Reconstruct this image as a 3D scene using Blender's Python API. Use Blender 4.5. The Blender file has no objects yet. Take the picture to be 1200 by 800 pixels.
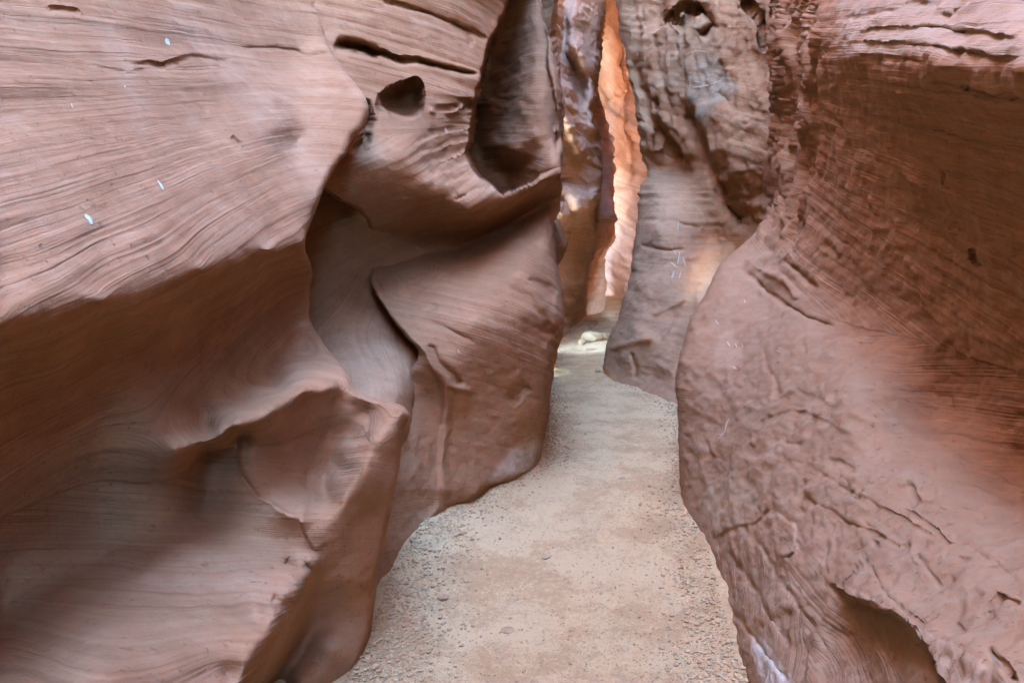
import bpy, math, random
import numpy as np
from math import radians

random.seed(7); rng = np.random.default_rng(7)
scene = bpy.context.scene
C = scene.collection

# ------------------------------------------------------------------ camera
PITCH = radians(-7.2); EYE = 1.6; F = 870.0
cam = bpy.data.cameras.new("camera"); cam.sensor_width = 36; cam.lens = F / 1200 * 36
cam.clip_start = 0.02; cam.clip_end = 500
camo = bpy.data.objects.new("camera", cam); C.objects.link(camo)
camo.location = (0, 0, EYE); camo.rotation_euler = (radians(90) + PITCH, 0, 0)
scene.camera = camo

# ------------------------------------------------------------------ light
SUN_EL, SUN_AZ = radians(30), radians(90)      # azimuth: clockwise from +Y (where the sun stands)
world = bpy.data.worlds.new("World"); scene.world = world; world.use_nodes = True
nt = world.node_tree; nt.nodes.clear()
sky = nt.nodes.new("ShaderNodeTexSky"); sky.sky_type = 'NISHITA'; sky.sun_disc = False
sky.sun_elevation = SUN_EL; sky.sun_rotation = SUN_AZ
sky.air_density = 1.0; sky.dust_density = 0.0; sky.ozone_density = 7.5
bg = nt.nodes.new("ShaderNodeBackground"); bg.inputs[1].default_value = 0.15
out = nt.nodes.new("ShaderNodeOutputWorld")
nt.links.new(sky.outputs[0], bg.inputs[0]); nt.links.new(bg.outputs[0], out.inputs[0])
sun = bpy.data.lights.new("sun", 'SUN'); sun.energy = 2.0; sun.angle = radians(0.5); sun.color = (1, .94, .84)
suno = bpy.data.objects.new("sun", sun); C.objects.link(suno)
sd = np.array([math.sin(SUN_AZ) * math.cos(SUN_EL), math.cos(SUN_AZ) * math.cos(SUN_EL), math.sin(SUN_EL)])
from mathutils import Vector
suno.rotation_euler = Vector(sd).to_track_quat('Z', 'Y').to_euler()
suno.location = (0, 0, 30)
vs = scene.view_settings
scene.display_settings.display_device = 'sRGB'
vs.view_transform = 'Standard'; vs.look = 'None'; vs.gamma = 1; vs.use_curve_mapping = False
vs.exposure = 6.9
scene.cycles.use_denoising = True
scene.cycles.max_bounces = 12; scene.cycles.diffuse_bounces = 2

# ------------------------------------------------------------------ noise
def _hash(ix, iy, iz, seed):
    h = (ix * 374761393 + iy * 668265263 + iz * 2147483647 + seed * 144269504) & 0xffffffff
    h = ((h ^ (h >> 13)) * 1274126177) & 0xffffffff
    h = (h ^ (h >> 16)) * 2246822519 & 0xffffffff
    return ((h ^ (h >> 15)) & 0xffff) / 32767.5 - 1.0

def vnoise(p, seed=0):
    p = np.asarray(p, float); i = np.floor(p).astype(np.int64); f = p - i
    u = f * f * f * (f * (f * 6 - 15) + 10)
    r = 0
    for dx in (0, 1):
        wx = u[..., 0] if dx else 1 - u[..., 0]
        for dy in (0, 1):
            wy = u[..., 1] if dy else 1 - u[..., 1]
            for dz in (0, 1):
                wz = u[..., 2] if dz else 1 - u[..., 2]
                r = r + wx * wy * wz * _hash(i[..., 0] + dx, i[..., 1] + dy, i[..., 2] + dz, seed)
    return r

def fbm(p, octs=4, seed=0, gain=.5):
    r = 0; a = 1; p = np.asarray(p, float)
    for o in range(octs):
        r = r + a * vnoise(p * 2 ** o + 17.3 * o, seed + o); a *= gain
    return r

def ss(a, b, x):
    t = np.clip((x - a) / (b - a), 0, 1); return t * t * (3 - 2 * t)

# ------------------------------------------------------------------ projection helpers
sp, cp = math.sin(-PITCH), math.cos(PITCH)
def to_world(px, py, Z):
    X = (px - 600) / F * Z; U = (400 - py) / F * Z
    return np.stack([X, Z * cp + U * sp, EYE + U * cp - Z * sp], -1)
def floorZ(py):
    return EYE / (sp + (py - 400) / F * cp)

def interp(poly, y):
    """smooth monotone-ish interpolation of (py, value) knots"""
    k = np.array(sorted(poly), float); x, v = k[:, 0], k[:, 1]
    h = np.diff(x); d = np.diff(v) / h
    m = np.zeros(len(x)); m[0] = d[0]; m[-1] = d[-1]
    for i in range(1, len(x) - 1):
        m[i] = 0 if d[i - 1] * d[i] <= 0 else 2 * d[i - 1] * d[i] / (d[i - 1] + d[i])
    y = np.clip(y, x[0], x[-1]); j = np.clip(np.searchsorted(x, y) - 1, 0, len(h) - 1)
    t = (y - x[j]) / h[j]; H = h[j]
    return (v[j] * (1 + 2 * t) * (1 - t) ** 2 + m[j] * H * t * (1 - t) ** 2
            + v[j + 1] * t * t * (3 - 2 * t) + m[j + 1] * H * t * t * (t - 1))

def dense(line, step=14):
    o = []
    for a, b in zip(line[:-1], line[1:]):
        n = max(1, int(math.hypot(b[0] - a[0], b[1] - a[1]) / step))
        for k in range(n):
            t = k / n; o.append(tuple(a[i] + (b[i] - a[i]) * t for i in range(3)))
    o.append(tuple(line[-1])); return o

def colX(px, rows):           # (py, lateral offset X) rows on a pixel column -> (px, py, Z)
    return [(px, py, abs(x) * F / abs(px - 600)) for py, x in rows]

class Relief:
    """distance from the eye, given at surveyed points and spread smoothly between them (plane-exact in 1/Z)"""
    def __init__(s, pts, c=7.0):
        d = {}
        for p in pts: d[(round(p[0], 1), round(p[1], 1))] = p[2]
        k = np.array([(a, b, v) for (a, b), v in d.items()], float)
        s.xy = k[:, :2] / 100; s.c = c / 100; w = 1 / k[:, 2]
        n = len(k); r = np.sqrt(((s.xy[:, None] - s.xy[None]) ** 2).sum(-1) + s.c ** 2)
        A = np.zeros((n + 3, n + 3)); A[:n, :n] = -r + np.eye(n) * -1e-4
        P = np.c_[np.ones(n), s.xy]; A[:n, n:] = P; A[n:, :n] = P.T
        s.co = np.linalg.solve(A, np.r_[w, 0, 0, 0]); s.n = n
    def __call__(s, px, py):
        q = np.stack([px.ravel(), py.ravel()], -1) / 100; o = np.empty(len(q))
        for i in range(0, len(q), 20000):
            b = q[i:i + 20000]
            r = np.sqrt((b[:, None, 0] - s.xy[None, :, 0]) ** 2 + (b[:, None, 1] - s.xy[None, :, 1]) ** 2 + s.c ** 2)
            o[i:i + 20000] = -r @ s.co[:s.n] + s.co[s.n] + b @ s.co[s.n + 1:]
        return 1 / np.clip(o.reshape(px.shape), 1 / 60, 1 / .4)

def pdist(px, py, poly):
    """distance to a polyline, signed side (+ = right of the drawing direction on the picture), along-fraction"""
    best = np.full(px.shape, 1e9); sgn = np.ones(px.shape); fr = np.zeros(px.shape)
    P = np.array(poly, float); L = np.r_[0, np.cumsum(np.hypot(*np.diff(P, axis=0).T))]
    for i, (a, b) in enumerate(zip(P[:-1], P[1:])):
        d = b - a; l2 = d @ d
        t = np.clip(((px - a[0]) * d[0] + (py - a[1]) * d[1]) / l2, 0, 1)
        dx = px - a[0] - t * d[0]; dy = py - a[1] - t * d[1]; q = np.hypot(dx, dy)
        m = q < best; best = np.where(m, q, best)
        cr = d[0] * (py - a[1]) - d[1] * (px - a[0])
        sgn = np.where(m, np.where(cr > 0, 1.0, -1.0), sgn)
        fr = np.where(m, (L[i] + t * math.sqrt(l2)) / L[-1], fr)
    return best, sgn, fr

def groove(poly, w, amp, end=.12):
    def f(px, py):
        d, s, t = pdist(px, py, poly)
        return amp * np.exp(-(d / w) ** 2) * ss(0, end, t) * ss(0, end, 1 - t)
    return f
def step(poly, w, amp, fall, end=.15):
    """one side (right of the drawing direction) set back by amp at a sharp edge, fading away over fall px"""
    def f(px, py):
        d, s, t = pdist(px, py, poly)
        sd_ = d * s
        e = ss(0, end, t) * ss(0, end, 1 - t) if end else 1
        return amp * ss(-w / 2, w / 2, sd_) * np.exp(-np.maximum(sd_, 0) / fall) * e
    return f
def alcove(edge, rest, amp, fall):
    def f(px, py):
        d = pdist(px, py, edge)[0]
        return amp * blob(px, py, edge + rest, 2.0) * np.exp(-(d / fall) ** 1.6)
    return f
def ledge_face(poly, amp, reach):
    """below-right of the edge the rock falls away under itself and comes back after reach px"""
    def f(px, py):
        d, s, t = pdist(px, py, poly); q = d * s
        return amp * ss(-1.5, 1.5, q) * (.25 + .75 * ss(0, reach * .4, q)) * (1 - ss(reach * .5, reach, q)) * ss(0, .25, t) * ss(0, .1, 1 - t)
    return f
def proud_lip(poly, amp, reach):
    """above-left of the edge the rock swells out towards it"""
    def f(px, py):
        d, s, t = pdist(px, py, poly); q = -d * s
        return -amp * ss(-1.5, 1.5, q) * np.exp(-(np.maximum(q, 0) / reach) ** 1.3) * ss(0, .15, t) * ss(0, .1, 1 - t)
    return f
def pit(cx, cy, rx, ry, amp, rot=0, p=4, seed=0):
    def f(px, py):
        c, s_ = math.cos(rot), math.sin(rot)
        u = ((px - cx) * c + (py - cy) * s_) / rx; v = (-(px - cx) * s_ + (py - cy) * c) / ry
        r = np.hypot(u, v); a = np.arctan2(v, u)
        r = r * (1 + .12 * np.sin(2 * a + seed) + .08 * np.sin(3 * a + 2.1 * seed))
        return amp * np.clip(1 - r ** p, 0, 1)
    return f
def blob(px, py, poly, soft):
    """soft polygon mask"""
    P = np.array(poly, float); n = len(P); ins = np.zeros(px.shape, bool)
    for i in range(n):
        a, b = P[i], P[(i + 1) % n]
        if a[1] == b[1]: continue
        c = ((a[1] > py) != (b[1] > py)) & (px < (b[0] - a[0]) * (py - a[1]) / (b[1] - a[1]) + a[0]); ins ^= c
    d, _, _ = pdist(px, py, list(poly) + [poly[0]])
    return ss(-soft, soft, np.where(ins, d, -d))

# ------------------------------------------------------------------ mesh / tagging
def tag(o, label=None, cat=None, group=None, kind=None):
    if label: o['label'] = label
    if cat: o['category'] = cat
    if group: o['group'] = group
    if kind: o['kind'] = kind
    return o

def mesh_obj(name, V, faces, mat, parent=None, smooth=True, attrs=None, colors=None):
    V = np.asarray(V, np.float32); faces = np.asarray(faces, np.int32)
    me = bpy.data.meshes.new(name); k = faces.shape[1]
    me.vertices.add(len(V)); me.vertices.foreach_set("co", V.ravel())
    me.loops.add(faces.size); me.loops.foreach_set("vertex_index", faces.ravel())
    me.polygons.add(len(faces)); me.polygons.foreach_set("loop_start", np.arange(0, faces.size, k, dtype=np.int32))
    me.polygons.foreach_set("use_smooth", np.full(len(faces), smooth))
    for n, a in (attrs or {}).items():
        me.attributes.new(n, 'FLOAT', 'POINT').data.foreach_set("value", np.asarray(a, np.float32).ravel())
    for n, a in (colors or {}).items():
        me.attributes.new(n, 'FLOAT_COLOR', 'POINT').data.foreach_set("color", np.asarray(a, np.float32).ravel())
    me.update(calc_edges=True); me.validate()
    me.materials.append(mat)
    o = bpy.data.objects.new(name, me); C.objects.link(o)
    if parent: o.parent = parent
    return o

def grid_faces(r, c):
    i = np.arange(r - 1)[:, None] * c + np.arange(c - 1)[None]
    return np.stack([i, i + 1, i + c + 1, i + c], -1).reshape(-1, 4)

def grid_normals(P):
    du = np.gradient(P, axis=1); dv = np.gradient(P, axis=0)
    n = np.cross(du, dv); n /= np.linalg.norm(n, axis=-1, keepdims=True) + 1e-12
    return n

# ------------------------------------------------------------------ materials
def N(nt, t, **kw):
    n = nt.nodes.new(t)
    for k, v in kw.items():
        if isinstance(k, str) and hasattr(n, k): setattr(n, k, v)
    return n
def rock_material(name, dark, mid, pale, bands=1.0, grain=1.0, rough_bump=1.0):
    m = bpy.data.materials.new(name); m.use_nodes = True; nt = m.node_tree; L = nt.links.new
    b = nt.nodes["Principled BSDF"]; b.inputs["Roughness"].default_value = .92
    b.inputs["Specular IOR Level"].default_value = .12
    geo = N(nt, "ShaderNodeNewGeometry"); at = N(nt, "ShaderNodeAttribute", attribute_name="bed")
    sx = N(nt, "ShaderNodeSeparateXYZ"); L(geo.outputs["Position"], sx.inputs[0])
    def bedvec(f, along):
        mu = N(nt, "ShaderNodeMath", operation='MULTIPLY'); L(at.outputs["Fac"], mu.inputs[0]); mu.inputs[1].default_value = f
        cx = N(nt, "ShaderNodeCombineXYZ")
        for k, s in ((0, "X"), (1, "Y")):
            q = N(nt, "ShaderNodeMath", operation='MULTIPLY'); L(sx.outputs[s], q.inputs[0]); q.inputs[1].default_value = along
            L(q.outputs[0], cx.inputs[k])
        L(mu.outputs[0], cx.inputs[2]); return cx.outputs[0]
    def noise(vec, scale, detail, rough=.55):
        n = N(nt, "ShaderNodeTexNoise"); L(vec, n.inputs["Vector"]); n.inputs["Scale"].default_value = scale
        n.inputs["Detail"].default_value = detail; n.inputs["Roughness"].default_value = rough; return n.outputs["Fac"]
    lam = noise(bedvec(30, .35), 1, 6, .66)          # beds and laminae
    fine = noise(bedvec(150, 1.2), 1, 3, .6)
    pl = N(nt, "ShaderNodeAttribute", attribute_name="plain")
    def damp(v):
        x = N(nt, "ShaderNodeMix", data_type='FLOAT'); L(pl.outputs["Fac"], x.inputs[0]); L(v, x.inputs[2]); x.inputs[3].default_value = .5; return x.outputs[0]
    lam, fine = damp(lam), damp(fine)
    mot = noise(geo.outputs["Position"], 1.3, 5, .6)  # broad mottling
    gr = noise(geo.outputs["Position"], 170, 3, .75)   # sand grain
    blot = noise(geo.outputs["Position"], 9, 6, .65)
    def add(a, wa, b_, wb):
        q = N(nt, "ShaderNodeMath", operation='MULTIPLY_ADD'); L(a, q.inputs[0]); q.inputs[1].default_value = wa
        r = N(nt, "ShaderNodeMath", operation='MULTIPLY'); L(b_, r.inputs[0]); r.inputs[1].default_value = wb
        L(r.outputs[0], q.inputs[2]); return q.outputs[0]
    f = add(lam, .36 * bands, mot, .42)
    f = add(f, 1.0, fine, .30 * bands); f = add(f, 1.0, blot, .32); f = add(f, 1.0, gr, .18 * grain)
    rp = N(nt, "ShaderNodeValToRGB"); L(f, rp.inputs[0])
    tot = .36 * bands + .42 + .30 * bands + .32 + .18 * grain; h = tot / 2
    e = rp.color_ramp.elements; e[0].position = h - .19; e[0].color = (*dark, 1); e[1].position = h + .19; e[1].color = (*pale, 1)
    em = e.new(h); em.color = (*mid, 1)
    st = N(nt, "ShaderNodeAttribute", attribute_name="stain_and_light")
    sb = N(nt, "ShaderNodeMath", operation='MULTIPLY'); L(st.outputs["Alpha"], sb.inputs[0])
    mr = N(nt, "ShaderNodeMapRange"); L(blot, mr.inputs[0]); mr.inputs[1].default_value = .3; mr.inputs[2].default_value = .6
    mr.inputs[3].default_value = .45; mr.inputs[4].default_value = 1
    L(mr.outputs[0], sb.inputs[1])
    mx = N(nt, "ShaderNodeMix", data_type='RGBA'); L(sb.outputs[0], mx.inputs[0]); L(rp.outputs[0], mx.inputs[6]); L(st.outputs["Color"], mx.inputs[7])
    # thin darker laminae and small weathered pits
    thin = noise(bedvec(62, .22), 1, 3, .6); spk = noise(geo.outputs["Position"], 42, 4, .7)
    def thresh(v, lo, hi, k):
        r_ = N(nt, "ShaderNodeMapRange"); L(v, r_.inputs[0]); r_.inputs[1].default_value = lo; r_.inputs[2].default_value = hi
        r_.inputs[3].default_value = 0; r_.inputs[4].default_value = k; return r_.outputs[0]
    tl = thresh(thin, .57, .66, .22 * bands); inv = N(nt, "ShaderNodeMath", operation='SUBTRACT'); inv.inputs[0].default_value = 1; L(pl.outputs["Fac"], inv.inputs[1])
    tm = N(nt, "ShaderNodeMath", operation='MULTIPLY'); L(tl, tm.inputs[0]); L(inv.outputs[0], tm.inputs[1]); tl = tm.outputs[0]
    sk = thresh(spk, .60, .70, .34)
    dk = N(nt, "ShaderNodeMath", operation='ADD', use_clamp=True); L(tl, dk.inputs[0]); L(sk, dk.inputs[1])
    m2 = N(nt, "ShaderNodeMix", data_type='RGBA'); L(dk.outputs[0], m2.inputs[0]); L(mx.outputs[2], m2.inputs[6]); m2.inputs[7].default_value = (*[c * .45 for c in dark], 1)
    L(m2.outputs[2], b.inputs["Base Color"])
    hgt = add(lam, .010 * bands, fine, .0060 * bands); hgt = add(hgt, 1.0, gr, .0011 * grain); hgt = add(hgt, 1.0, blot, .010 * rough_bump)
    hgt = add(hgt, 1.0, tl, -.010); hgt = add(hgt, 1.0, sk, -.010)
    bp = N(nt, "ShaderNodeBump"); bp.inputs["Strength"].default_value = .8; bp.inputs["Distance"].default_value = 1.0
    L(hgt, bp.inputs["Height"]); L(bp.outputs[0], b.inputs["Normal"])
    return m

SAND = rock_material("sandstone", (.215, .086, .034), (.295, .127, .052), (.38, .185, .088))
SANDR = rock_material("rough_sandstone", (.23, .094, .036), (.31, .137, .056), (.40, .20, .09), bands=.8, rough_bump=2.2)
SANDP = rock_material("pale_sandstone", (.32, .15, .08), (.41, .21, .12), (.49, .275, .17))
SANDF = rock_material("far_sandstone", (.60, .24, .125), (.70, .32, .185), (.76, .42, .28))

# ------------------------------------------------------------------ rock masses
RIM = [(.3, .15), (1.2, .3), (6, .6)]
SHADE_BANK = [(.3, .3), (1.5, 3), (6, 7), (9, 8)]  # unseen bank above the second right wall, added to block the sun
TALL_LEFT = [(.1, 1.0), (.15, 2.2), (.1, 3.5), (-.15, 4.8), (-.2, 6.4), (.6, 7.2), (7, 7.6)]  # unseen upper wall, shaped to narrow the sky slot
TALL_RIGHT = [(.05, .6), (0, 1.3), (-.15, 2.2), (-.3, 3.0), (-.4, 3.8), (-.45, 4.6), (.2, 5.6), (1.5, 9), (6, 11)]  # unseen upper wall and hill, height added to keep the sun off
def rows_default(y0=-700, y1=1000, s=2.0):
    a = list(np.linspace(y0, -20, 34)); b = list(np.arange(-18, 822, s)); c = list(np.linspace(826, y1, 10)) if y1 > 830 else []
    return np.array([v for v in a + b + c if y0 <= v <= y1])

def rock_mass(name, label, xl, xr, cols, pts, mat, cat="rock wall", ops=(), round_l=None, round_r=None,
              bed=lambda P, px, py: P[..., 2], lam=.006, rough=.012, rscale=2.2, skirt_l=0, skirt_r=0, rows=None,
              stains_and_light=(), plain=(), c=7.0, fine=.003, cap=RIM, capdir=-1, seed=0, fracture=(), scallop=(), wobble=.014):
    y = rows_default() if rows is None else rows
    u = np.unique(np.concatenate([np.linspace(a, b, n) for a, b, n in cols]))
    XL, XR = interp(xl, y), interp(xr, y)
    px = XL[:, None] + (XR - XL)[:, None] * u[None]; py = np.repeat(y[:, None], len(u), 1)
    # a little natural raggedness on free outlines
    rel = Relief(pts, c); Z = rel(px, py)
    q3 = np.stack([px / 26, py / 26, px * 0 + seed], -1)
    wx = px + 3.2 * fbm(q3, 3, 91) ; wy = py + 3.2 * fbm(q3 + 40, 3, 92)
    for f in ops: Z = Z + f(wx, wy)
    core = Z.shape
    for side, rd in (('l', round_l), ('r', round_r)):
        if rd:
            w, a = rd; d = (px - XL[:, None]) if side == 'l' else (XR[:, None] - px)
            t = np.clip(1 - d / w, 0, 1); Z = Z + a * (1 - np.sqrt(np.clip(1 - t * t, 0, 1)))
    # skirts: the rock carries on backwards behind its own outline
    for side, D in (('l', skirt_l), ('r', skirt_r)):
        if not D: continue
        ks = np.array([.02, .06, .13, .25, .45, .7, 1.0]); ins = np.array([.3, 1, 2.5, 5, 9, 13, 18.])
        if side == 'r':
            ex = px[:, -1:] - ins; ez = Z[:, -1:] + ks * D
            px = np.c_[px, ex]; Z = np.c_[Z, ez]
        else:
            ex = (px[:, :1] + ins)[:, ::-1]; ez = (Z[:, :1] + ks * D)[:, ::-1]
            px = np.c_[ex, px]; Z = np.c_[ez, Z]
        py = np.repeat(y[:, None], px.shape[1], 1)
    P = to_world(px, py, Z)
    n = grid_normals(P)
    flip = np.sign((n * (P - np.array([0, 0, EYE]))).sum(-1)).mean() > 0
    if flip: n = -n
    PL = np.zeros(px.shape)
    for poly, soft, a_ in plain: PL = np.maximum(PL, a_ * blob(px, py, poly, soft))
    B = bed(P, px, py); warp = wobble * fbm(P * .9, 3, 31 + seed)
    B, B2, wb = B if isinstance(B, tuple) else (B, None, None)
    patch = .35 + .65 * ss(-.5, .6, fbm(P * 1.1, 3, 77 + seed))
    def lamina(b): return lam * patch * (1 - PL) * fbm(np.stack([P[..., 0] * .5, P[..., 1] * .5, b * 16], -1), 4, 5 + seed, .6)
    B = B + warp; d = lamina(B)
    if B2 is not None:
        B2 = B2 + warp; d = d * (1 - wb) + lamina(B2) * wb; B = np.where(wb > .5, B2, B)
    q = np.stack([P[..., 0], P[..., 1], B], -1)
    d = d + rough * fbm(P * rscale, 4, 11 + seed) + fine * fbm(P * np.array([16, 16, 26]), 3, 23 + seed)
    for poly, soft, amp, sc in fracture:       # broken, blocky rock
        m = blob(px, py, poly, soft); w3 = .25 * fbm(P * sc * .8, 2, 71 + seed)[..., None]
        g = P * np.array([.9, .9, .55]) * sc + w3
        r1 = 1 - np.abs(fbm(g, 4, 51 + seed, .55)); r2 = vnoise(np.round((g + .15 * fbm(g * 2, 2, 4)[..., None]) * 2.2) * .71, 63 + seed)
        d = d + m * amp * (.9 * (r1 - .6) + .35 * r2 + .5 * fbm(g * 3.1, 4, 65 + seed, .6))
    for poly, soft, amp, sc in scallop:        # shallow flake scars with crisp rims
        m = blob(px, py, poly, soft)
        g = np.stack([P[..., 0] * .8, P[..., 1] * .8, B * 1.5], -1) * sc + .5 * fbm(P * sc * .5, 2, 81 + seed)[..., None]
        a1 = np.abs(vnoise(g, 83 + seed)); a2 = np.abs(vnoise(g * 2.3 + 9, 84 + seed))
        d = d + m * amp * (np.sqrt(a1 + .002) * -1.1 + .5 - .5 * np.sqrt(a2 + .004) + .25)
    P2 = P + n * d[..., None]
    a0 = 7 if skirt_l else 0
    core_px, P2core, ncore = px[:, a0:a0 + core[1]], P2[:, a0:a0 + core[1]], n[:, a0:a0 + core[1]]
    # cap: unseen ground behind the rim; tall profiles shaped to block light
    if cap:
        top = P2[:1] + 0
        caps = []
        for dx, dz in cap:
            t = top.copy(); t[..., 0] += capdir * dx; t[..., 2] += dz; caps.insert(0, t)
        P2 = np.concatenate(caps + [P2], 0)
        ex = lambda A: np.concatenate([A[:1]] * len(caps) + [A], 0)
        px, py, B, PL = ex(px), ex(py), ex(B), ex(PL)
    S = np.zeros(px.shape + (4,))
    for poly, soft, col, a in stains_and_light:
        mk = blob(px, py, poly, soft) * a
        al = S[..., 3]; na = np.maximum(al, mk); S[..., :3] = np.where((mk > al * .999)[..., None] & (mk > 0)[..., None], np.array(col), S[..., :3]); S[..., 3] = na
    Fc = grid_faces(*px.shape)
    if not flip: Fc = Fc[:, ::-1]
    o = mesh_obj(name, P2.reshape(-1, 3), Fc, mat, attrs={"bed": B, "plain": PL}, colors={"stain_and_light": S})
    tag(o, label, cat)
    o_surf[o.name] = (y, core_px, P2core, ncore)
    tag(o, kind='thing'); return o
o_surf = {}

# ---- near left wall -------------------------------------------------------------------------
lipY = [(-500, 500), (-250, 450), (0, 380), (120, 355), (240, 320), (320, 297), (352, 285)]
def under(px, lip, prof, tail):
    return colX(px, [(lip + a, x) for a, x in prof] + tail)
L1 = []
up = lambda lip: [(-700, 3.1), (-300, 2.3), (0, 1.52), (150, 1.23), (lip - 60, .985), (lip - 22, .925), (lip, .905)]
L1 += colX(-500, [(-700, 3.1), (-200, 2.1), (150, 1.42), (480, .93), (500, .91)]) + under(-500, 500, [(20, .98), (100, 1.2), (260, 1.28)], [(900, 1.0), (1100, .75)])
L1 += colX(-250, up(450)) + under(-250, 450, [(14, .95), (60, 1.08), (150, 1.22), (260, 1.28)], [(800, 1.08), (950, .8), (1100, .6)])
L1 += colX(0, up(380)) + under(0, 380, [(12, .95), (50, 1.08), (130, 1.21), (230, 1.31), (295, 1.35)], [(710, 1.33), (745, 1.22), (800, 1.0), (900, .72), (1000, .62)])
L1 += colX(120, up(355)) + under(120, 355, [(10, .95), (50, 1.08), (130, 1.19), (220, 1.25)], [(635, 1.26), (665, 1.20), (700, 1.07), (750, .90), (800, .77), (1000, .5)])
L1 += colX(240, up(320)) + under(240, 320, [(10, .95), (50, 1.06), (120, 1.12), (160, 1.08), (185, 1.01), (205, .99)], [(540, 1.07), (590, 1.085), (620, 1.02), (655, .93), (700, .84), (800, .69)])
L1 += colX(320, [(-700, 3.1), (-300, 2.3), (0, 1.48), (150, 1.13), (250, .95), (280, .91), (297, .895)]) + under(320, 297, [(10, .96), (45, 1.08), (95, 1.13), (130, 1.09), (155, .97)],
      [(520, .86), (555, .865)])
L1 += dense([(-500, 500, .91 * F / 1100), (-250, 450, .905 * F / 850), (0, 380, .905 * F / 600), (120, 355, .905 * F / 480), (240, 320, .905 * F / 360), (320, 297, .895 * F / 280), (352, 287, .87 * F / 248)], 30)
L1 += [(370, -700, 8.2), (370, -300, 6.4), (370, 0, 5.0), (350, 60, 4.6), (395, 100, 4.3), (430, 118, 3.95), (415, 155, 3.85), (400, 185, 3.7), (385, 210, 3.55), (368, 255, 3.3),
       (345, 170, 3.75), (362, 290, 3.2), (364, 312, 3.5), (361, 365, 3.86), (345, 330, 3.6), (340, 375, 3.78), (376, 402, 3.66), (400, 431, 3.32)]
lip2 = [(205, 530, 2.12), (240, 519, 2.26), (280, 500, 2.37), (320, 479, 2.50), (355, 458, 2.69), (390, 450, 2.88), (418, 462, 2.96), (445, 473, 2.93), (476, 481, 2.86)]
L1 += dense(lip2, 16)
L1 += [(360, 410, 3.66), (352, 425, 3.36), (350, 442, 2.95), (382, 430, 3.3), (280, 462, 2.80), (300, 478, 2.52), (320, 460, 2.78)]
L1 += [(300, 506, 2.50), (330, 488, 2.58), (360, 468, 2.76), (395, 464, 2.93), (300, 535, 2.62), (345, 520, 2.79), (345, 552, 2.81), (385, 505, 2.99), (412, 488, 2.98), (388, 540, 2.98), (318, 562, 2.65), (335, 580, 2.62), (362, 590, 2.68), (385, 578, 2.82)]
L1 += dense([(279, 512, 2.58), (283, 540, 2.60), (290, 563, 2.58), (305, 582, 2.53), (325, 594, 2.48), (352, 605, 2.48), (360, 620, 2.51), (365, 645, 2.50)], 10)     # rim of the bowl
L1 += [(262, 530, 2.59), (266, 566, 2.60), (300, 602, 2.50), (340, 622, 2.49)]
L1 += dense([(476, 482, 2.86), (442, 505, 2.77), (420, 535, 2.71), (405, 570, 2.65), (388, 607, 2.58), (374, 648, 2.53)], 12)  # crest of the blade
L1 += dense([(366, 656, 2.44), (343, 702, 2.24), (316, 758, 2.02), (283, 808, 1.80), (240, 900, 1.5), (180, 1000, 1.2)], 12)        # ragged end of the slope in front of it
L1 += dense([(376, 664, 2.55), (353, 712, 2.52), (328, 768, 2.48), (297, 820, 2.40), (260, 910, 2.2), (220, 1000, 2.0)], 12)
L1 += [(430, 484, 3.0), (416, 510, 2.96), (400, 548, 2.88)]
L1 += [(300, 660, 2.34), (300, 720, 2.08), (270, 790, 1.80), (335, 660, 2.40), (200, 900, 1.5), (60, 1000, 1.05)]
L1 += [(474, 500, 2.87), (468, 540, 2.87), (456, 610, 2.87), (440, 690, 2.89), (430, 750, 2.85), (412, 800, 2.77), (360, 1000, 2.4), (430, 600, 2.77), (405, 680, 2.69), (385, 760, 2.67), (350, 800, 2.58), (330, 900, 2.4)]
L1xr = [(-700, 440), (-60, 372), (0, 371), (30, 378), (60, 388), (90, 408), (115, 428), (130, 431), (148, 424), (160, 412), (180, 404), (196, 392), (210, 385), (255, 368), (275, 361), (290, 360), (320, 365), (350, 362), (370, 362),
        (400, 376), (430, 400), (455, 413), (464, 424), (472, 447), (480, 474), (486, 478), (500, 474), (540, 468), (610, 456), (690, 440), (750, 430), (800, 412), (850, 398), (1000, 360)]
def bedL(P, px, py):
    w = P[..., 2] + .06 * fbm(P * 1.1, 2, 8)                  # two cross-bedded sets meeting along an old surface
    b = P[..., 2] + .05 * P[..., 0]
    return b - .22 * P[..., 1], b + .40 * P[..., 1], ss(1.02, .84, w)
pale_grey = (.40, .22, .115)
L1ops = [
    step([(100, 75), (150, 82), (230, 66), (285, 78)][::-1], 4, -.015, 14),
    groove([(228, -10), (250, 30), (275, 62), (300, 95), (330, 130)], 9, -.02),
    groove([(275, 58), (320, 56), (365, 62), (395, 60)], 2.0, .03),
    groove([(150, 73), (190, 76), (225, 66), (275, 73)], 2.2, .03),
    groove([(60, 12), (95, 14)], 2.5, .03),
    groove([(272, 160), (284, 171)], 2.5, .03),
    groove([(279, 508), (282, 540), (290, 563), (305, 582), (325, 594), (352, 606)], 4, -.014, .06), step([(280, 508), (284, 540), (292, 563), (307, 581), (327, 592), (356, 604)][::-1], 6, .05, 22, .08),
    step([(352, 606), (358, 622), (368, 645)][::-1], 3, -.03, 16), groove([(335, 655), (352, 668), (362, 660)], 7, .04), groove([(318, 700), (335, 712), (345, 705)], 6, .03),
    groove([(362, 268), (358, 300), (368, 318)], 6, -.03),
]
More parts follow.
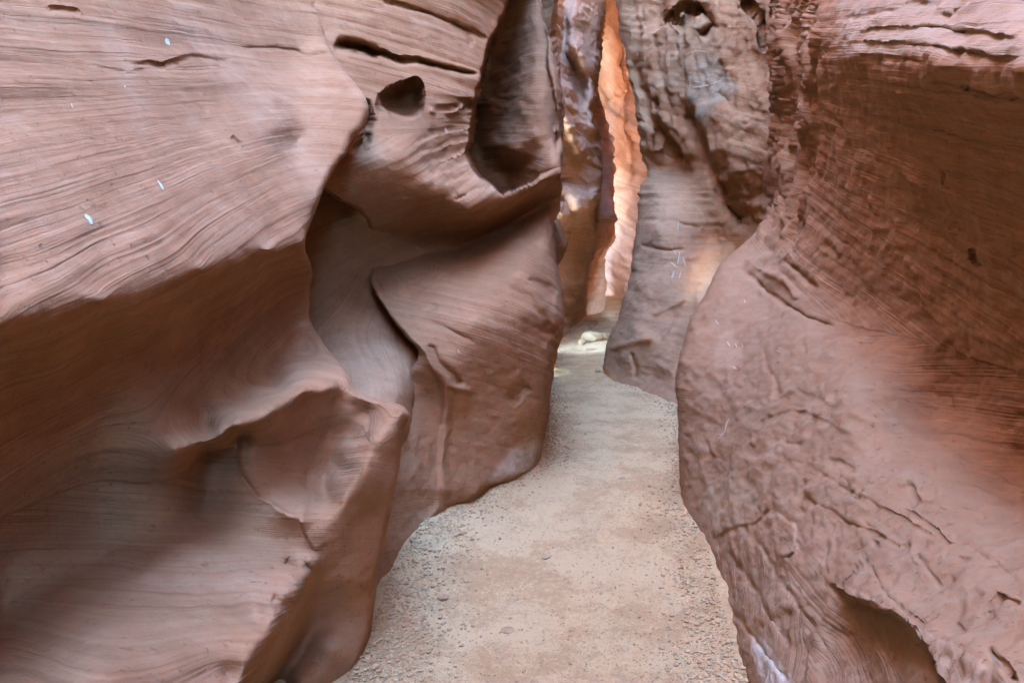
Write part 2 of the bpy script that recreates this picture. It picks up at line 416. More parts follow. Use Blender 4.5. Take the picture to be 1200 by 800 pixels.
near_left = rock_mass("rock_wall", "nearest rock wall with pale upper face, dark undercut and thin blade at its end",
    [(-700, -500), (1000, -500)], L1xr, [(0, .5, 60), (.5, 1, 245)], L1, SAND, ops=L1ops, round_r=(10, .10), skirt_r=1.6, plain=[([(480, 480), (405, 575), (370, 650), (290, 815), (420, 815), (450, 690)], 8, .75), ([(283, 515), (300, 575), (350, 600), (395, 560), (430, 480), (390, 455), (330, 485)], 8, .6)], bed=bedL, lam=.007, rough=.010, fine=.0022, capdir=-1, cap=TALL_LEFT,
    stains_and_light=[([(190, 20), (215, 0), (250, 40), (330, 130), (420, 240), (390, 260), (300, 150), (240, 70)], 26, pale_grey, .4),
            ([(110, 20), (140, 20), (180, 140), (165, 160), (130, 80)], 16, pale_grey, .3)])

# ---- pocket behind the blade; its unseen wings added to stop light leaks ----------------------------------------------------------------
pk = [(-300, -700, 5), (-300, 0, 3.6), (-300, 450, 3.2), (-300, 900, 3.2), (0, -700, 7), (0, 0, 4.6), (0, 450, 4.4), (0, 900, 4), (200, -700, 8.6), (200, 0, 5.2), (200, 450, 4.8), (200, 900, 4), (330, -700, 9.8), (500, -700, 10.6), (330, 900, 3.6), (500, 900, 5.2), (330, 0, 5.6), (500, 0, 6.2), (330, 110, 5.2), (500, 110, 5.9), (330, 190, 4.8), (420, 190, 5.0), (520, 190, 5.6), (340, 260, 4.9), (400, 250, 4.9), (425, 240, 4.75), (520, 260, 5.6), (380, 320, 5.0), (430, 320, 5.25), (520, 330, 5.6), (390, 355, 4.85), (440, 365, 4.95),
      (385, 390, 4.62), (440, 400, 4.66), (480, 420, 4.6), (520, 420, 5), (400, 430, 4.1), (440, 440, 4.1), (470, 460, 4.1), (430, 475, 3.8), (470, 490, 4.0), (500, 480, 5.0), (330, 400, 4.6), (330, 480, 4.0), (400, 500, 3.7), (520, 500, 5.2), (300, 500, 3.8)]
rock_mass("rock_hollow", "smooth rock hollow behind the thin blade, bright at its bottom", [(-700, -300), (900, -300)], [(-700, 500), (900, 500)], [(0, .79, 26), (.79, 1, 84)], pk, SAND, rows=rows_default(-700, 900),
    bed=lambda P, px, py: P[..., 2] - .45 * P[..., 0] - .45 * P[..., 1], lam=.008, rough=.006, cap=None, stains_and_light=[([(375, 400), (400, 360), (450, 380), (490, 410), (480, 500), (400, 500)], 22, (.43, .225, .11), .6)])  # pale patch on the hollow's floor: its brightness put into the colour

# ---- second left wall ------------------------------------------------------------------------
L2 = [(300, -700, 8.6), (500, -700, 9.2), (700, -700, 9.8), (300, -250, 6.6), (500, -250, 7.0), (650, -250, 7.5)]
L2 += [(330, 0, 4.95), (420, 0, 5.1), (520, 0, 5.42), (600, 0, 6.0), (632, 0, 6.2), (600, -110, 5.4), (650, -110, 5.8), (560, -110, 5.4), (600, -160, 5.5), (660, -160, 5.9)]
L2 += [(395, 50, 4.95), (470, 65, 5.15), (560, 86, 5.45), (390, 62, 4.9), (470, 80, 5.1), (555, 100, 5.4)]
L2 += [(330, 120, 4.7), (440, 110, 4.95), (430, 150, 4.68), (475, 145, 4.82), (520, 120, 5.15), (545, 150, 5.2), (520, 160, 5.0), (545, 200, 5.0), (510, 190, 4.8), (600, 200, 5.5), (640, 170, 5.75)]
lipL2 = [(330, 215, 4.36), (372, 213, 4.38), (400, 205, 4.42), (440, 188, 4.46), (470, 181, 4.50), (480, 196, 4.54), (500, 212, 4.62), (530, 234, 4.76), (552, 248, 4.84), (590, 236, 5.06), (630, 212, 5.33), (656, 196, 5.48)]
L2 += dense(lipL2, 14)
L2 += dense([(372, 330, 4.9), (410, 326, 5.05), (445, 318, 5.2), (480, 306, 5.34), (525, 299, 5.5), (560, 283, 5.66), (600, 262, 5.86), (650, 230, 6.1)], 14)
L2 += dense([(445, 338, 4.88), (480, 322, 5.06), (525, 313, 5.22), (560, 297, 5.38), (600, 278, 5.55), (650, 250, 5.8)], 14)
L2 += [(436, 335, 4.75), (455, 370, 4.6), (480, 400, 4.45), (490, 345, 4.86)]
L2 += [(520, 345, 4.75), (570, 330, 4.88), (620, 320, 5.1), (650, 330, 5.3), (560, 375, 4.55), (620, 370, 4.82), (660, 380, 5.2), (520, 400, 4.5), (580, 430, 4.66), (640, 430, 5.05), (550, 460, 4.6), (620, 490, 5.0), (640, 500, 5.25)]
L2 += [(492, 408, 4.38), (505, 430, 4.36), (530, 460, 4.5), (480, 445, 4.45), (500, 470, 4.5), (485, 500, 4.3), (520, 500, 4.55), (520, 560, 4.45), (580, 540, 4.82), (600, 555, 4.95), (560, 580, 4.68)]
L2 += [(470, 560, 4.0), (455, 640, 3.65), (500, 590, 4.25), (520, 585, 4.40)]
L2 += [(px, py, floorZ(py)) for px, py in ((636, 552), (600, 571), (565, 584), (530, 600), (500, 622), (485, 640), (470, 662), (440, 700), (400, 760))] + [(560, 700, 4.3), (650, 700, 5.0), (450, 900, 3.2), (650, 900, 5.0)]
L2xl = [(-700, 300), (170, 330), (205, 345), (225, 380), (245, 418), (258, 429), (275, 431), (300, 432), (325, 435), (345, 441), (365, 452), (385, 467), (400, 480), (407, 489), (415, 491), (440, 478), (452, 472), (470, 474), (500, 440), (560, 420), (700, 380), (900, 380)]
L2xr = [(-700, 565), (-200, 618), (0, 632), (60, 648), (120, 657), (170, 658), (200, 656), (225, 657), (245, 656), (262, 649), (290, 650), (318, 655), (345, 660), (372, 661), (383, 660), (400, 655), (450, 645), (500, 640), (530, 634), (560, 633), (700, 633), (900, 633)]
L2ops = [
    alcove([(588, 228), (564, 206), (551, 180), (553, 150), (561, 105), (571, 60), (589, 20), (604, -14), (622, -60)], [(664, -60), (654, 60), (660, 130), (660, 195), (624, 214)], 2.0, 52),
    groove([(392, 49), (430, 57), (470, 68), (520, 80), (562, 89)], 2.6, .14, .08),
    groove([(440, -5), (490, 12), (540, 30), (580, 50)], 3, .07),
    groove([(525, 25), (548, 40), (552, 55)], 4, .06),
    pit(474, 116, 27, 21, .5, .2, 3, 1), groove([(392, 49), (412, 53), (445, 62)], 6, .15), groove([(425, 112), (429, 148), (421, 186)], 5.5, .3, .2), step([(640, -10), (640, 60), (650, 130), (655, 190)], 4, .25, 10),
    pit(447, 122, 9, 12, .12, .3, 2, 2),
    groove([(505, 130), (540, 122), (560, 132)], 4, .07),
    step([(552, 146), (512, 158), (480, 172)], 3, .06, 9), step([(553, 158), (520, 170), (486, 184)], 3, .05, 8), step([(556, 170), (528, 182), (494, 194)], 3, .06, 9), step([(560, 184), (535, 194), (502, 206)], 3, .05, 9),
    step([(566, 200), (540, 208), (515, 216)], 3, .06, 10), step([(580, 222), (556, 222), (532, 234)], 3, .06, 10), groove([(540, 120), (560, 128), (548, 140)], 4, .07), groove([(500, 128), (530, 130), (545, 124)], 3, -.05),
    groove([(494, 405), (506, 428), (528, 452), (560, 462)], 5, -.05), groove([(505, 402), (520, 428), (545, 450)], 5, .05),
    groove([(600, 320), (630, 352), (655, 382)], 7, -.06), groove([(470, 365), (520, 380), (560, 400)], 2.5, .02),
    groove([(615, 330), (640, 340), (652, 350)], 6, .05), groove([(620, 450), (600, 462), (610, 468)], 6, .07), groove([(645, 375), (640, 385), (655, 390)], 4, .05),
    groove([(520, 440), (521, 520), (519, 585)], 5, -.05),
    groove([(480, 640), (500, 610), (520, 592)], 6, -.05),
    step([(520, 596), (560, 577), (600, 562), (634, 545)], 4, .05, 30),
]
def bedL2(P, px, py):
    w = ss(285, 320, py + .35 * (px - 525)); w0 = ss(110, 160, py)
    a = P[..., 2] + .12 * P[..., 0] + .12 * P[..., 1]
    b = P[..., 2] - .35 * P[..., 0] - .30 * P[..., 1]
    c = P[..., 2] + .28 * P[..., 0] + .22 * P[..., 1]
    return a * (1 - w0) + (b * (1 - w) + c * w) * w0
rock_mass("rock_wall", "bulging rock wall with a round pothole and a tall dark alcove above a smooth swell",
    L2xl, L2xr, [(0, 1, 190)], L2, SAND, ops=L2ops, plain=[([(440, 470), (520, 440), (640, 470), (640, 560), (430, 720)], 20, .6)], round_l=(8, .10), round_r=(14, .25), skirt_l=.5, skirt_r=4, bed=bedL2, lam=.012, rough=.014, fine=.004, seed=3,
    stains_and_light=[([(575, 560), (600, 528), (625, 515), (634, 520), (630, 545), (600, 560)], 9, (.52, .38, .25), .8)])

# ---- dark fin in the shadow behind the second wall ---------------------------------------------
FN = [(600, -700, 9.4), (700, -700, 9.8), (600, -250, 9.0), (680, -250, 9.0), (630, 0, 8.9), (653, 0, 8.6), (630, 100, 9.0), (660, 120, 8.6), (645, 170, 8.8), (630, 260, 8.9), (662, 262, 8.7), (655, 320, 8.9), (630, 420, 8.9), (650, 420, 9.2)]
rock_mass("rock_fin", "narrow dark rock fin just behind the tall alcove", [(-700, 570), (-200, 622), (0, 634), (430, 634)], [(-700, 600), (-250, 632), (0, 653), (40, 650), (70, 657), (110, 660), (150, 661), (175, 657), (200, 650), (250, 648), (262, 658), (285, 663), (300, 659), (320, 650), (430, 630)],
    [(0, 1, 40)], FN, SAND, rows=rows_default(-700, 430), round_r=(7, .3), skirt_r=2.2, bed=lambda P, px, py: P[..., 2] - .4 * P[..., 0] - .3 * P[..., 1], lam=.02, rough=.03, seed=5)

# ---- third and fourth left walls -----------------------------------------------------------------
A3 = [(620, -700, 20), (740, -700, 21), (620, -250, 16), (725, -250, 17.2), (640, 0, 12.3), (711, 0, 14.3), (640, 110, 11.9), (672, 60, 13.2), (680, 150, 13.0), (695, 120, 14.0), (640, 200, 12.2), (660, 215, 12.6), (700, 205, 13.9), (675, 245, 12.3), (700, 235, 13.4), (640, 300, 13.0), (670, 280, 13.3), (690, 270, 14.2),
      (655, 398, floorZ(398)), (670, 385, floorZ(385)), (688, 373, floorZ(373)), (675, 330, 14.2), (690, 320, 15.3), (660, 340, 13.2), (640, 440, 13.0), (690, 440, 16.5)]
rock_mass("rock_wall", "distant fluted rock wall beyond the bulge, brown at its foot", [(-700, 615), (460, 615)],
    [(-700, 740), (0, 711), (30, 707), (80, 701), (100, 700), (120, 696), (145, 700), (158, 705), (200, 707), (231, 704), (250, 698), (265, 695), (299, 697), (317, 691), (340, 690), (372, 688), (460, 684)],
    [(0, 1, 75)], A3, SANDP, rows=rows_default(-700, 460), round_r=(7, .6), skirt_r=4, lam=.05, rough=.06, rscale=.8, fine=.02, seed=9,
    ops=[groove([(672, 40), (690, 95), (700, 165)], 7, -.5), groove([(652, 100), (668, 150), (685, 185)], 7, -.6), groove([(662, -40), (660, 60), (680, 130)], 8, .5), groove([(655, 225), (670, 250), (655, 300)], 6, .3),
         groove([(650, 212), (690, 218), (706, 212)], 4, .25)],
    bed=lambda P, px, py: (P[..., 2]) * .35)
A4 = [(660, -700, 25), (745, -700, 26), (670, 0, 18), (720, 0, 18.5), (690, 120, 17.2), (718, 160, 18), (700, 200, 17.6), (720, 250, 17.0), (706, 255, 16.7), (700, 300, 17.6), (712, 305, 18.2), (680, 370, 17.5), (708, 366, floorZ(366)), (700, 340, 17.8), (680, 440, 17.5), (710, 440, 18.8)]
rock_mass("rock_wall", "farther fluted rock wall with orange foot at the bend of the path", [(-700, 660), (430, 660)],
    [(-700, 745), (0, 712), (70, 703), (95, 700), (120, 708), (150, 716), (175, 719), (200, 719), (230, 718), (254, 721), (280, 720), (302, 710), (329, 712), (366, 708), (430, 706)],
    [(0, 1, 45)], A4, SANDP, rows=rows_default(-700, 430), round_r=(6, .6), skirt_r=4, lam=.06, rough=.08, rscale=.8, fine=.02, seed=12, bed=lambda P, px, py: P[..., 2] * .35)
# ---- glowing far wall; unseen ends and high cap added to block sun and sky ---------------------------------------------------------------------------
A5 = [(690, -700, 24), (720, -700, 24.5), (800, -700, 23), (690, -250, 23.6), (720, -250, 24.2), (800, -250, 22.6), (690, 0, 23), (715, 0, 24.5), (728, 0, 25.5), (745, 60, 24.0), (790, 0, 22), (690, 150, 22.5), (718, 120, 25.2), (722, 200, 25), (748, 150, 23.5), (700, 280, 24), (725, 260, 24.2), (745, 260, 23.4), (800, 200, 22), (715, 345, 24.8), (740, 345, 23.6), (800, 345, 22), (690, 345, 24.5),
      (720, 330, 24.6), (690, 420, 24), (800, 420, 21), (900, 345, 19), (900, 0, 19), (900, -700, 17), (1200, 345, 12), (1200, 0, 12), (1200, -700, 11), (1050, 0, 15.5), (1050, -700, 14), (1500, 345, 7), (1500, 0, 7), (1500, -700, 6.6), (600, 345, 24), (600, 0, 23), (600, -700, 19.5), (480, 345, 18), (480, 0, 17.5), (480, -700, 15), (380, 345, 12), (380, 0, 12), (380, -700, 11.5)]
rock_mass("rock_wall", "farthest rock wall glowing orange in the narrow gap at the end of the path", [(-700, 380), (420, 380)], [(-700, 1500), (420, 1500)], [(0, .28, 30), (.28, .4, 65), (.4, 1, 50)], A5, SANDF, rows=rows_default(-700, 420), stains_and_light=[([(690, 210), (760, 190), (760, 380), (690, 380)], 45, (.70, .44, .31), .75), ([(690, 60), (716, 40), (722, 200), (720, 330), (690, 340)], 5, (.74, .50, .38), .8), ([(712, -60), (730, -60), (730, 8), (712, 14)], 6, (.76, .52, .40), .8)], lam=.08, rough=.15, rscale=.7, fine=.03, seed=15,  # pale left strip and top: sky and sun light put into the colour
    capdir=1, cap=[(.2, 3), (.5, 7), (1, 12), (8, 13)], ops=[groove([(725, 10), (732, 110), (738, 200)], 3, .3)], bed=lambda P, px, py: P[..., 2] * .3 + P[..., 0] * .2)

# ---- second right wall -----------------------------------------------------------------------------
R2 = [(1250, -700, 8.5), (1500, -700, 6.5), (1250, 0, 6.4), (1500, 0, 4.8), (1250, 600, 6.0), (1500, 600, 4.6), (715, -700, 16), (900, -700, 13.5), (1000, -700, 12.5), (725, -250, 12.6), (900, -250, 10.2), (980, -250, 9.6)]
R2 += [(728, 0, 10.7), (760, 0, 10.2), (800, 0, 9.4), (860, 0, 8.7), (900, 0, 8.2), (980, 0, 7.8), (735, 80, 10.5), (770, 80, 9.9), (810, 70, 9.25), (850, 90, 8.8), (900, 100, 8.2), (980, 120, 7.7),
       (748, 180, 10.4), (780, 160, 9.9), (808, 140, 9.45), (830, 130, 8.95), (860, 140, 8.6), (845, 180, 8.75), (880, 200, 8.35), (900, 240, 8.4), (835, 200, 9.15), (862, 245, 8.95), (880, 265, 8.75)]
R2 += [(750, 213, 10.5), (775, 202, 10.35), (800, 200, 10.1), (770, 222, 9.8), (795, 228, 9.65), (747, 260, 10.0), (770, 270, 9.2), (800, 290, 9.05), (830, 280, 9.35), (741, 320, 9.7), (765, 330, 9.0), (800, 345, 8.6), (835, 325, 8.95), (868, 285, 8.95),
       (728, 370, 9.4), (750, 380, 8.85), (780, 370, 8.55), (775, 395, 8.4), (800, 385, 8.3), (795, 405, 8.2), (820, 400, 8.0), (706, 430, 9.25), (735, 410, 8.8), (760, 420, 8.5), (762, 440, 8.4), (790, 430, 8.1), (785, 455, 7.9), (820, 440, 7.7)]
R2 += [(px, py, floorZ(py)) for px, py in ((711, 445), (735, 452), (760, 462), (780, 470), (800, 476), (830, 488))] + [(712, 600, 9.0), (800, 600, 7.6), (900, 500, 7.0), (980, 400, 7.5), (980, 600, 6.6)]
R2xl = [(-700, 715), (0, 728), (40, 731), (80, 735), (120, 742), (160, 748), (190, 751), (200, 757), (207, 757), (213, 752), (225, 749), (260, 747), (290, 744), (320, 741), (345, 736), (370, 728), (390, 716), (405, 710), (430, 706), (446, 711), (600, 715)]
grey = (.27, .20, .12); green = (.25, .155, .075)
R2ops = [groove([(800, 120), (815, 150), (832, 195), (860, 245), (885, 270)], 10, .30), groove([(740, 60), (760, 130), (790, 190)], 6, .18), groove([(770, 110), (775, 140), (768, 175)], 4, .15),
         groove([(775, 30), (800, 10), (830, 15)], 4, .25), groove([(786, 22), (800, 30), (812, 10)], 4, .3), groove([(815, 5), (835, 30), (820, 45)], 5, .25), groove([(868, 0), (892, 30), (900, 60)], 4, .3),
         groove([(765, 370), (795, 360), (800, 350)], 3, -.04), step([(820, 374), (795, 377), (778, 392), (772, 402)], 4, .16, 26), groove([(742, 412), (745, 432), (742, 446)], 3, .08),
         groove([(712, 408), (740, 398), (765, 394)], 4, -.08), groove([(750, 262), (790, 262), (820, 270)], 2.5, .05), groove([(746, 290), (780, 292), (800, 296)], 2.5, .05),
         groove([(770, 446), (790, 418), (820, 380), (860, 320)], 12, -.14), groove([(738, 300), (752, 340), (742, 400)], 14, -.12), pit(852, 118, 9, 10, .12, 0, 2, 3)]
rock_mass("rock_wall", "rough fractured rock wall with grey patch above a smooth cone shaped foot", R2xl, [(-700, 1500), (600, 1500)], [(0, .33, 150), (.33, 1, 35)], R2, SANDR, ops=R2ops, rows=rows_default(-700, 600),
    round_l=(6, .12), skirt_l=6, lam=.02, rough=.035, rscale=.9, fine=.007, seed=20, capdir=1, cap=SHADE_BANK, fracture=[([(700, -200), (930, -200), (930, 250), (880, 280), (830, 200), (760, 190), (730, 60)], 14, .085, 1.5), ([(830, 220), (920, 220), (920, 330), (860, 330)], 14, .05, 2)],
    bed=lambda P, px, py: (P[..., 2] + .7 * P[..., 0] * (1 - ss(190, 240, py))) * .6,
    stains_and_light=[([(756, 228), (778, 206), (800, 228), (822, 280), (838, 340), (800, 476), (705, 450), (735, 350), (747, 260)], 22, (.43, .205, .095), .65), ([(806, 140), (806, 105), (815, 70), (838, 62), (860, 95), (872, 105), (848, 120), (838, 140), (826, 160), (824, 174), (815, 160)], 4, (.26, .17, .09), .95),
            ([(790, 20), (830, 10), (840, 60), (800, 110), (770, 120), (775, 70)], 16, green, .6),
            ([(790, 280), (810, 300), (835, 340), (830, 380), (800, 420), (770, 450), (780, 400), (800, 350)], 12, (.37, .17, .074), .7),
            ([(756, 235), (775, 225), (790, 240), (785, 262), (760, 260)], 8, (.37, .20, .10), .6),
            ([(720, 385), (745, 372), (770, 390), (745, 405), (715, 415)], 10, (.38, .18, .08), .5)])

# ---- near right wall -----------------------------------------------------------------------------------
R1 = colX(1200, [(-700, 2.3), (-250, 1.8), (0, 1.30), (40, 1.10), (80, 1.03), (105, 1.06), (135, 1.22), (200, 1.34), (300, 1.46), (400, 1.53), (480, 1.56), (550, 1.55), (588, 1.40), (615, 1.18), (650, 1.00), (700, .82), (800, .60), (1000, .35)])
R1 += colX(1500, [(-700, 2.1), (-250, 1.55), (50, 1.08), (120, 1.01), (180, 1.2), (330, 1.40), (520, 1.46), (650, 1.38), (730, 1.15), (900, .78), (1050, .5)])
R1 += colX(1800, [(-700, 2.0), (-250, 1.5), (50, 1.08), (130, 1.02), (200, 1.2), (350, 1.36), (600, 1.36), (800, 1.1), (1050, .65)])
R1 += colX(1000, [(-700, 2.6), (-250, 2.2), (-40, 1.74), (10, 1.52), (40, 1.41), (66, 1.36), (85, 1.43), (130, 1.55), (200, 1.64), (290, 1.68), (350, 1.69), (385, 1.61), (420, 1.46), (460, 1.33), (500, 1.24), (600, 1.06), (690, .92), (760, .82), (850, .70), (1000, .5)])
R1 += colX(1100, [(-700, 2.5), (-250, 1.98), (-20, 1.49), (30, 1.27), (58, 1.15), (80, 1.12), (100, 1.20), (150, 1.38), (220, 1.48), (320, 1.58), (420, 1.65), (468, 1.65), (504, 1.52), (535, 1.33), (575, 1.17), (620, 1.05), (700, .87), (800, .69), (1000, .42)])
R1 += colX(930, [(-700, 2.8), (-250, 2.45), (0, 2.02), (70, 1.86), (120, 1.90), (200, 1.90), (260, 1.80), (310, 1.68), (400, 1.46), (500, 1.24), (600, 1.06), (700, .90), (800, .77), (1000, .55)])
R1 += [(905, -700, 8), (905, -250, 6.9), (905, 0, 6.3), (905, 120, 6.1), (904, 230, 5.75), (888, 266, 5.55), (872, 286, 5.45), (845, 311, 5.3), (828, 340, 5.18), (808, 380, 5.05), (797, 420, 4.95), (794, 460, 4.88), (797, 520, 4.78), (798, 560, 4.68), (803, 592, 4.5), (815, 625, 4.12), (830, 660, 3.72), (846, 692, 3.42), (855, 740, 3.05), (870, 800, 2.72), (910, 920, 2.2)]
R1 += [(860, 400, 4.62), (850, 500, 4.15), (860, 580, 3.6), (880, 640, 3.1), (895, 350, 4.75), (880, 720, 2.8)]
R1xl = [(-700, 900), (0, 905), (60, 903), (120, 907), (150, 903), (180, 904), (230, 903), (250, 897), (265, 890), (285, 872), (310, 846), (340, 828), (380, 808), (420, 797), (450, 793), (500, 797), (560, 797), (590, 801), (620, 812), (650, 825), (690, 845), (740, 853), (800, 872), (900, 908), (1000, 940)]
def bedR(P, px, py):
    w = P[..., 2] + .05 * fbm(P * 1.1, 2, 18)
    return P[..., 2] - .25 * P[..., 1], P[..., 2] + .16 * P[..., 1], ss(1.32, 1.16, w) * ss(.38, .54, w)
ledge = lambda pts, amp=.05, w=3, fall=26: step(pts, w, amp, fall)
def chips():
    r = np.random.default_rng(14); o = []
    while len(o) < 64:
        x, y = r.uniform(800, 1190), r.uniform(400, 780)
        if y < 400 + (x - 960) * .95 + 20 or y > 640 + (x - 830) * .45 or y < 430 and x > 960: continue
        l = r.uniform(14, 52); a = r.choice([r.normal(.6, .25), r.normal(1.35, .25), r.normal(.1, .2)]); c, s_ = math.cos(a) * l / 2, math.sin(a) * l / 2; k = r.normal(0, .25) * l
        p = [(x - c, y - s_), (x - s_ / l * k * 2, y + c / l * k * 2), (x + c, y + s_)]
        o.append(step(p if r.random() < .75 else p[::-1], 2.5, r.uniform(.005, .015), r.uniform(8, 26), .3))
    return o
R1ops = [
    ledge([(1200, 44), (1130, 38), (1060, 30), (990, 36)][::-1], .05, 3, 14), ledge([(985, 52), (1060, 50), (1130, 58), (1200, 70)], .05, 3, 12), ledge([(1000, 65), (1050, 66), (1090, 72)], .04, 3, 10),
    groove([(980, 22), (1040, 12), (1100, 0)], 3, .04), groove([(1105, 20), (1120, 6), (1140, -8)], 4, -.04),
    groove([(1080, 90), (1120, 102), (1200, 118)], 2.2, .03),
    groove([(1110, 195), (1108, 215), (1115, 222)], 2, .03), groove([(1135, 290), (1142, 308), (1152, 312)], 3, .04), pit(1180, 285, 20, 14, -.03, 0, 2, 2), pit(1165, 280, 10, 10, .02, 0, 2, 5),
    groove([(915, 300), (940, 320), (960, 338)], 3, .06), groove([(868, 312), (900, 345), (950, 375), (985, 385)], 3, .05), groove([(870, 300), (905, 320), (945, 350)], 5, -.05),
    groove([(920, 20), (922, 60), (918, 110)], 7, -.18), groove([(912, 60), (910, 95)], 3, .15), groove([(935, 60), (940, 90), (960, 100)], 8, -.12), groove([(920, 110), (938, 130), (944, 155)], 9, -.14), groove([(915, 225), (910, 245)], 2.5, .1),
    # hollows and flake scars of the lit slope
    step([(830, 634), (855, 620), (890, 608), (905, 585)], 3, .03, 35), pit(860, 585, 42, 40, .03, -.3, 2, 1),
    groove([(800, 440), (830, 445), (850, 470), (858, 500)], 6, .015), groove([(896, 405), (900, 430), (912, 450), (905, 470)], 3, .025),
    step([(880, 495), (930, 480), (960, 490), (1000, 510)], 3, .018, 16), step([(905, 530), (950, 545), (1000, 575), (1050, 600), (1110, 640)], 3, .014, 24),
    step([(925, 560), (960, 590), (1005, 615), (1060, 640)], 3, .018, 26), step([(1040, 588), (1070, 600), (1095, 620), (1110, 635), (1135, 638)], 3, .014, 20), step([(900, 470), (940, 455), (985, 480)], 3, .016, 14),
    step([(890, 605), (910, 600), (930, 615), (930, 645), (915, 655)], 3, -.04, 26), ledge_face([(968, 668), (980, 690), (1008, 703), (1048, 720), (1080, 752), (1098, 800), (1104, 860)], .13, 150),
    proud_lip([(968, 668), (980, 690), (1008, 703), (1048, 720), (1080, 752), (1098, 800), (1104, 860)], .13, 55), *chips(), groove([(975, 672), (1010, 690), (1060, 722), (1120, 760), (1200, 800)], 20, -.05), groove([(1010, 650), (1040, 700), (1080, 730)], 2.5, .02),
    groove([(1075, 640), (1085, 665), (1105, 690)], 2.2, .015), groove([(1110, 620), (1150, 650), (1200, 690)], 6, .015), groove([(1165, 690), (1200, 706)], 3, -.03), groove([(1160, 760), (1175, 775), (1190, 800)], 3, .05),
    groove([(840, 690), (880, 740), (925, 800)], 3, .03), groove([(850, 640), (890, 700), (930, 760)], 4, .025), groove([(880, 620), (930, 700), (975, 770)], 3, .02), pit(945, 590, 14, 16, .03, .4, 2, 3), pit(1085, 560, 12, 14, .02, .4, 2, 2),
    pit(905, 560, 12, 14, .025, .8, 2, 2), pit(880, 530, 16, 10, .03, .3, 2, 2), pit(935, 520, 20, 10, .03, .4, 2, 4), pit(985, 545, 20, 9, .025, .4, 2, 5), pit(1010, 500, 20, 10, .02, .5, 2, 6),
]
near_right = rock_mass("rock_wall", "near rock wall with banded ledges, a broad dark undercut and a lumpy pale slope", R1xl, [(-700, 1800), (1000, 1800)], [(0, .4, 210), (.4, 1, 55)], R1, SAND, ops=R1ops,
    round_l=(7, .07), skirt_l=3, bed=bedR, plain=[([(800, 330), (880, 290), (1000, 400), (1110, 520), (1210, 630), (1210, 810), (1090, 810), (960, 690), (880, 640), (800, 600)], 22, .8)], lam=.006, rough=.014, rscale=2.6, fine=.006, seed=30, capdir=1, cap=TALL_RIGHT, fracture=[([(880, -100), (955, -100), (965, 100), (955, 200), (930, 300), (880, 320), (895, 200)], 12, .07, 2.2)],
    scallop=[([(800, 400), (880, 370), (1000, 460), (1100, 560), (1210, 640), (1210, 760), (1100, 700), (980, 660), (900, 680), (820, 640), (795, 540)], 30, .011, 2.6), ([(900, 130), (1100, 130), (1200, 250), (1200, 450), (1100, 450), (950, 300)], 40, .010, 2.6)],
    stains_and_light=[([(975, 675), (1010, 690), (1070, 725), (1150, 770), (1190, 810), (1105, 810), (1085, 760), (1050, 724), (1005, 706)], 7, (.42, .25, .135), .8), ([(975, -30), (1210, -30), (1210, 75), (1100, 62), (985, 68)], 8, (.38, .24, .135), .75), ([(795, 420), (850, 300), (900, 280), (1000, 400), (1100, 510), (1210, 620), (1210, 810), (880, 810), (840, 690), (800, 590)], 30, (.31, .175, .088), .6), ([(880, 732), (905, 755), (935, 805), (900, 805), (880, 765)], 6, (.56, .42, .28), .9), ([(820, 560), (860, 540), (900, 590), (880, 615), (830, 628)], 12, (.34, .20, .10), .8),  # pale top ledge bands, with missing light also put into their colour
            ([(815, 400), (850, 330), (900, 400), (880, 450), (810, 480)], 25, (.35, .20, .105), .6), ([(925, 610), (990, 590), (1010, 650), (960, 690), (925, 660)], 14, (.35, .20, .105), .6)])

# ---- canyon behind the eye (unseen in the photograph but it closes the slot) ----------------------------
def back_wall(name, side):
    y = np.linspace(4.4, -9, 120); z = np.linspace(-.3, 9.5, 90)
    Y, Zz = np.meshgrid(y, z); prof = interp([(-.4, .62), (.5, .95), (1.2, 1.25), (1.9, 1.0), (2.6, 1.15), (4.0, 1.8), (5.6, 2.0), (7.5, 1.8 if side < 0 else 1.2), (9.5, 1.6 if side < 0 else .7)], Zz + .25 * np.sin(Y * .9 + side))
    X = side * (prof + .15 + .75 * np.maximum(Y - .7, 0)) + .5 * np.sin(np.minimum(Y - .9, 0) * .55) + .35 * np.maximum(-4 - Y, 0) ** 1.5 + .12 * fbm(np.stack([Y * .8, Zz * .8, Zz * 0 + side], -1), 3, 5)
    P = np.stack([X, Y, Zz], -1)
    Fc = grid_faces(*X.shape)
    o = mesh_obj(name, P.reshape(-1, 3), Fc if side < 0 else Fc[:, ::-1], SAND, attrs={"bed": P[..., 2] - .2 * P[..., 1]}, colors={"stain_and_light": np.zeros(X.shape + (4,))})
    tag(o, kind='structure'); return o
back_wall("canyon_side", -1); back_wall("canyon_side", 1)

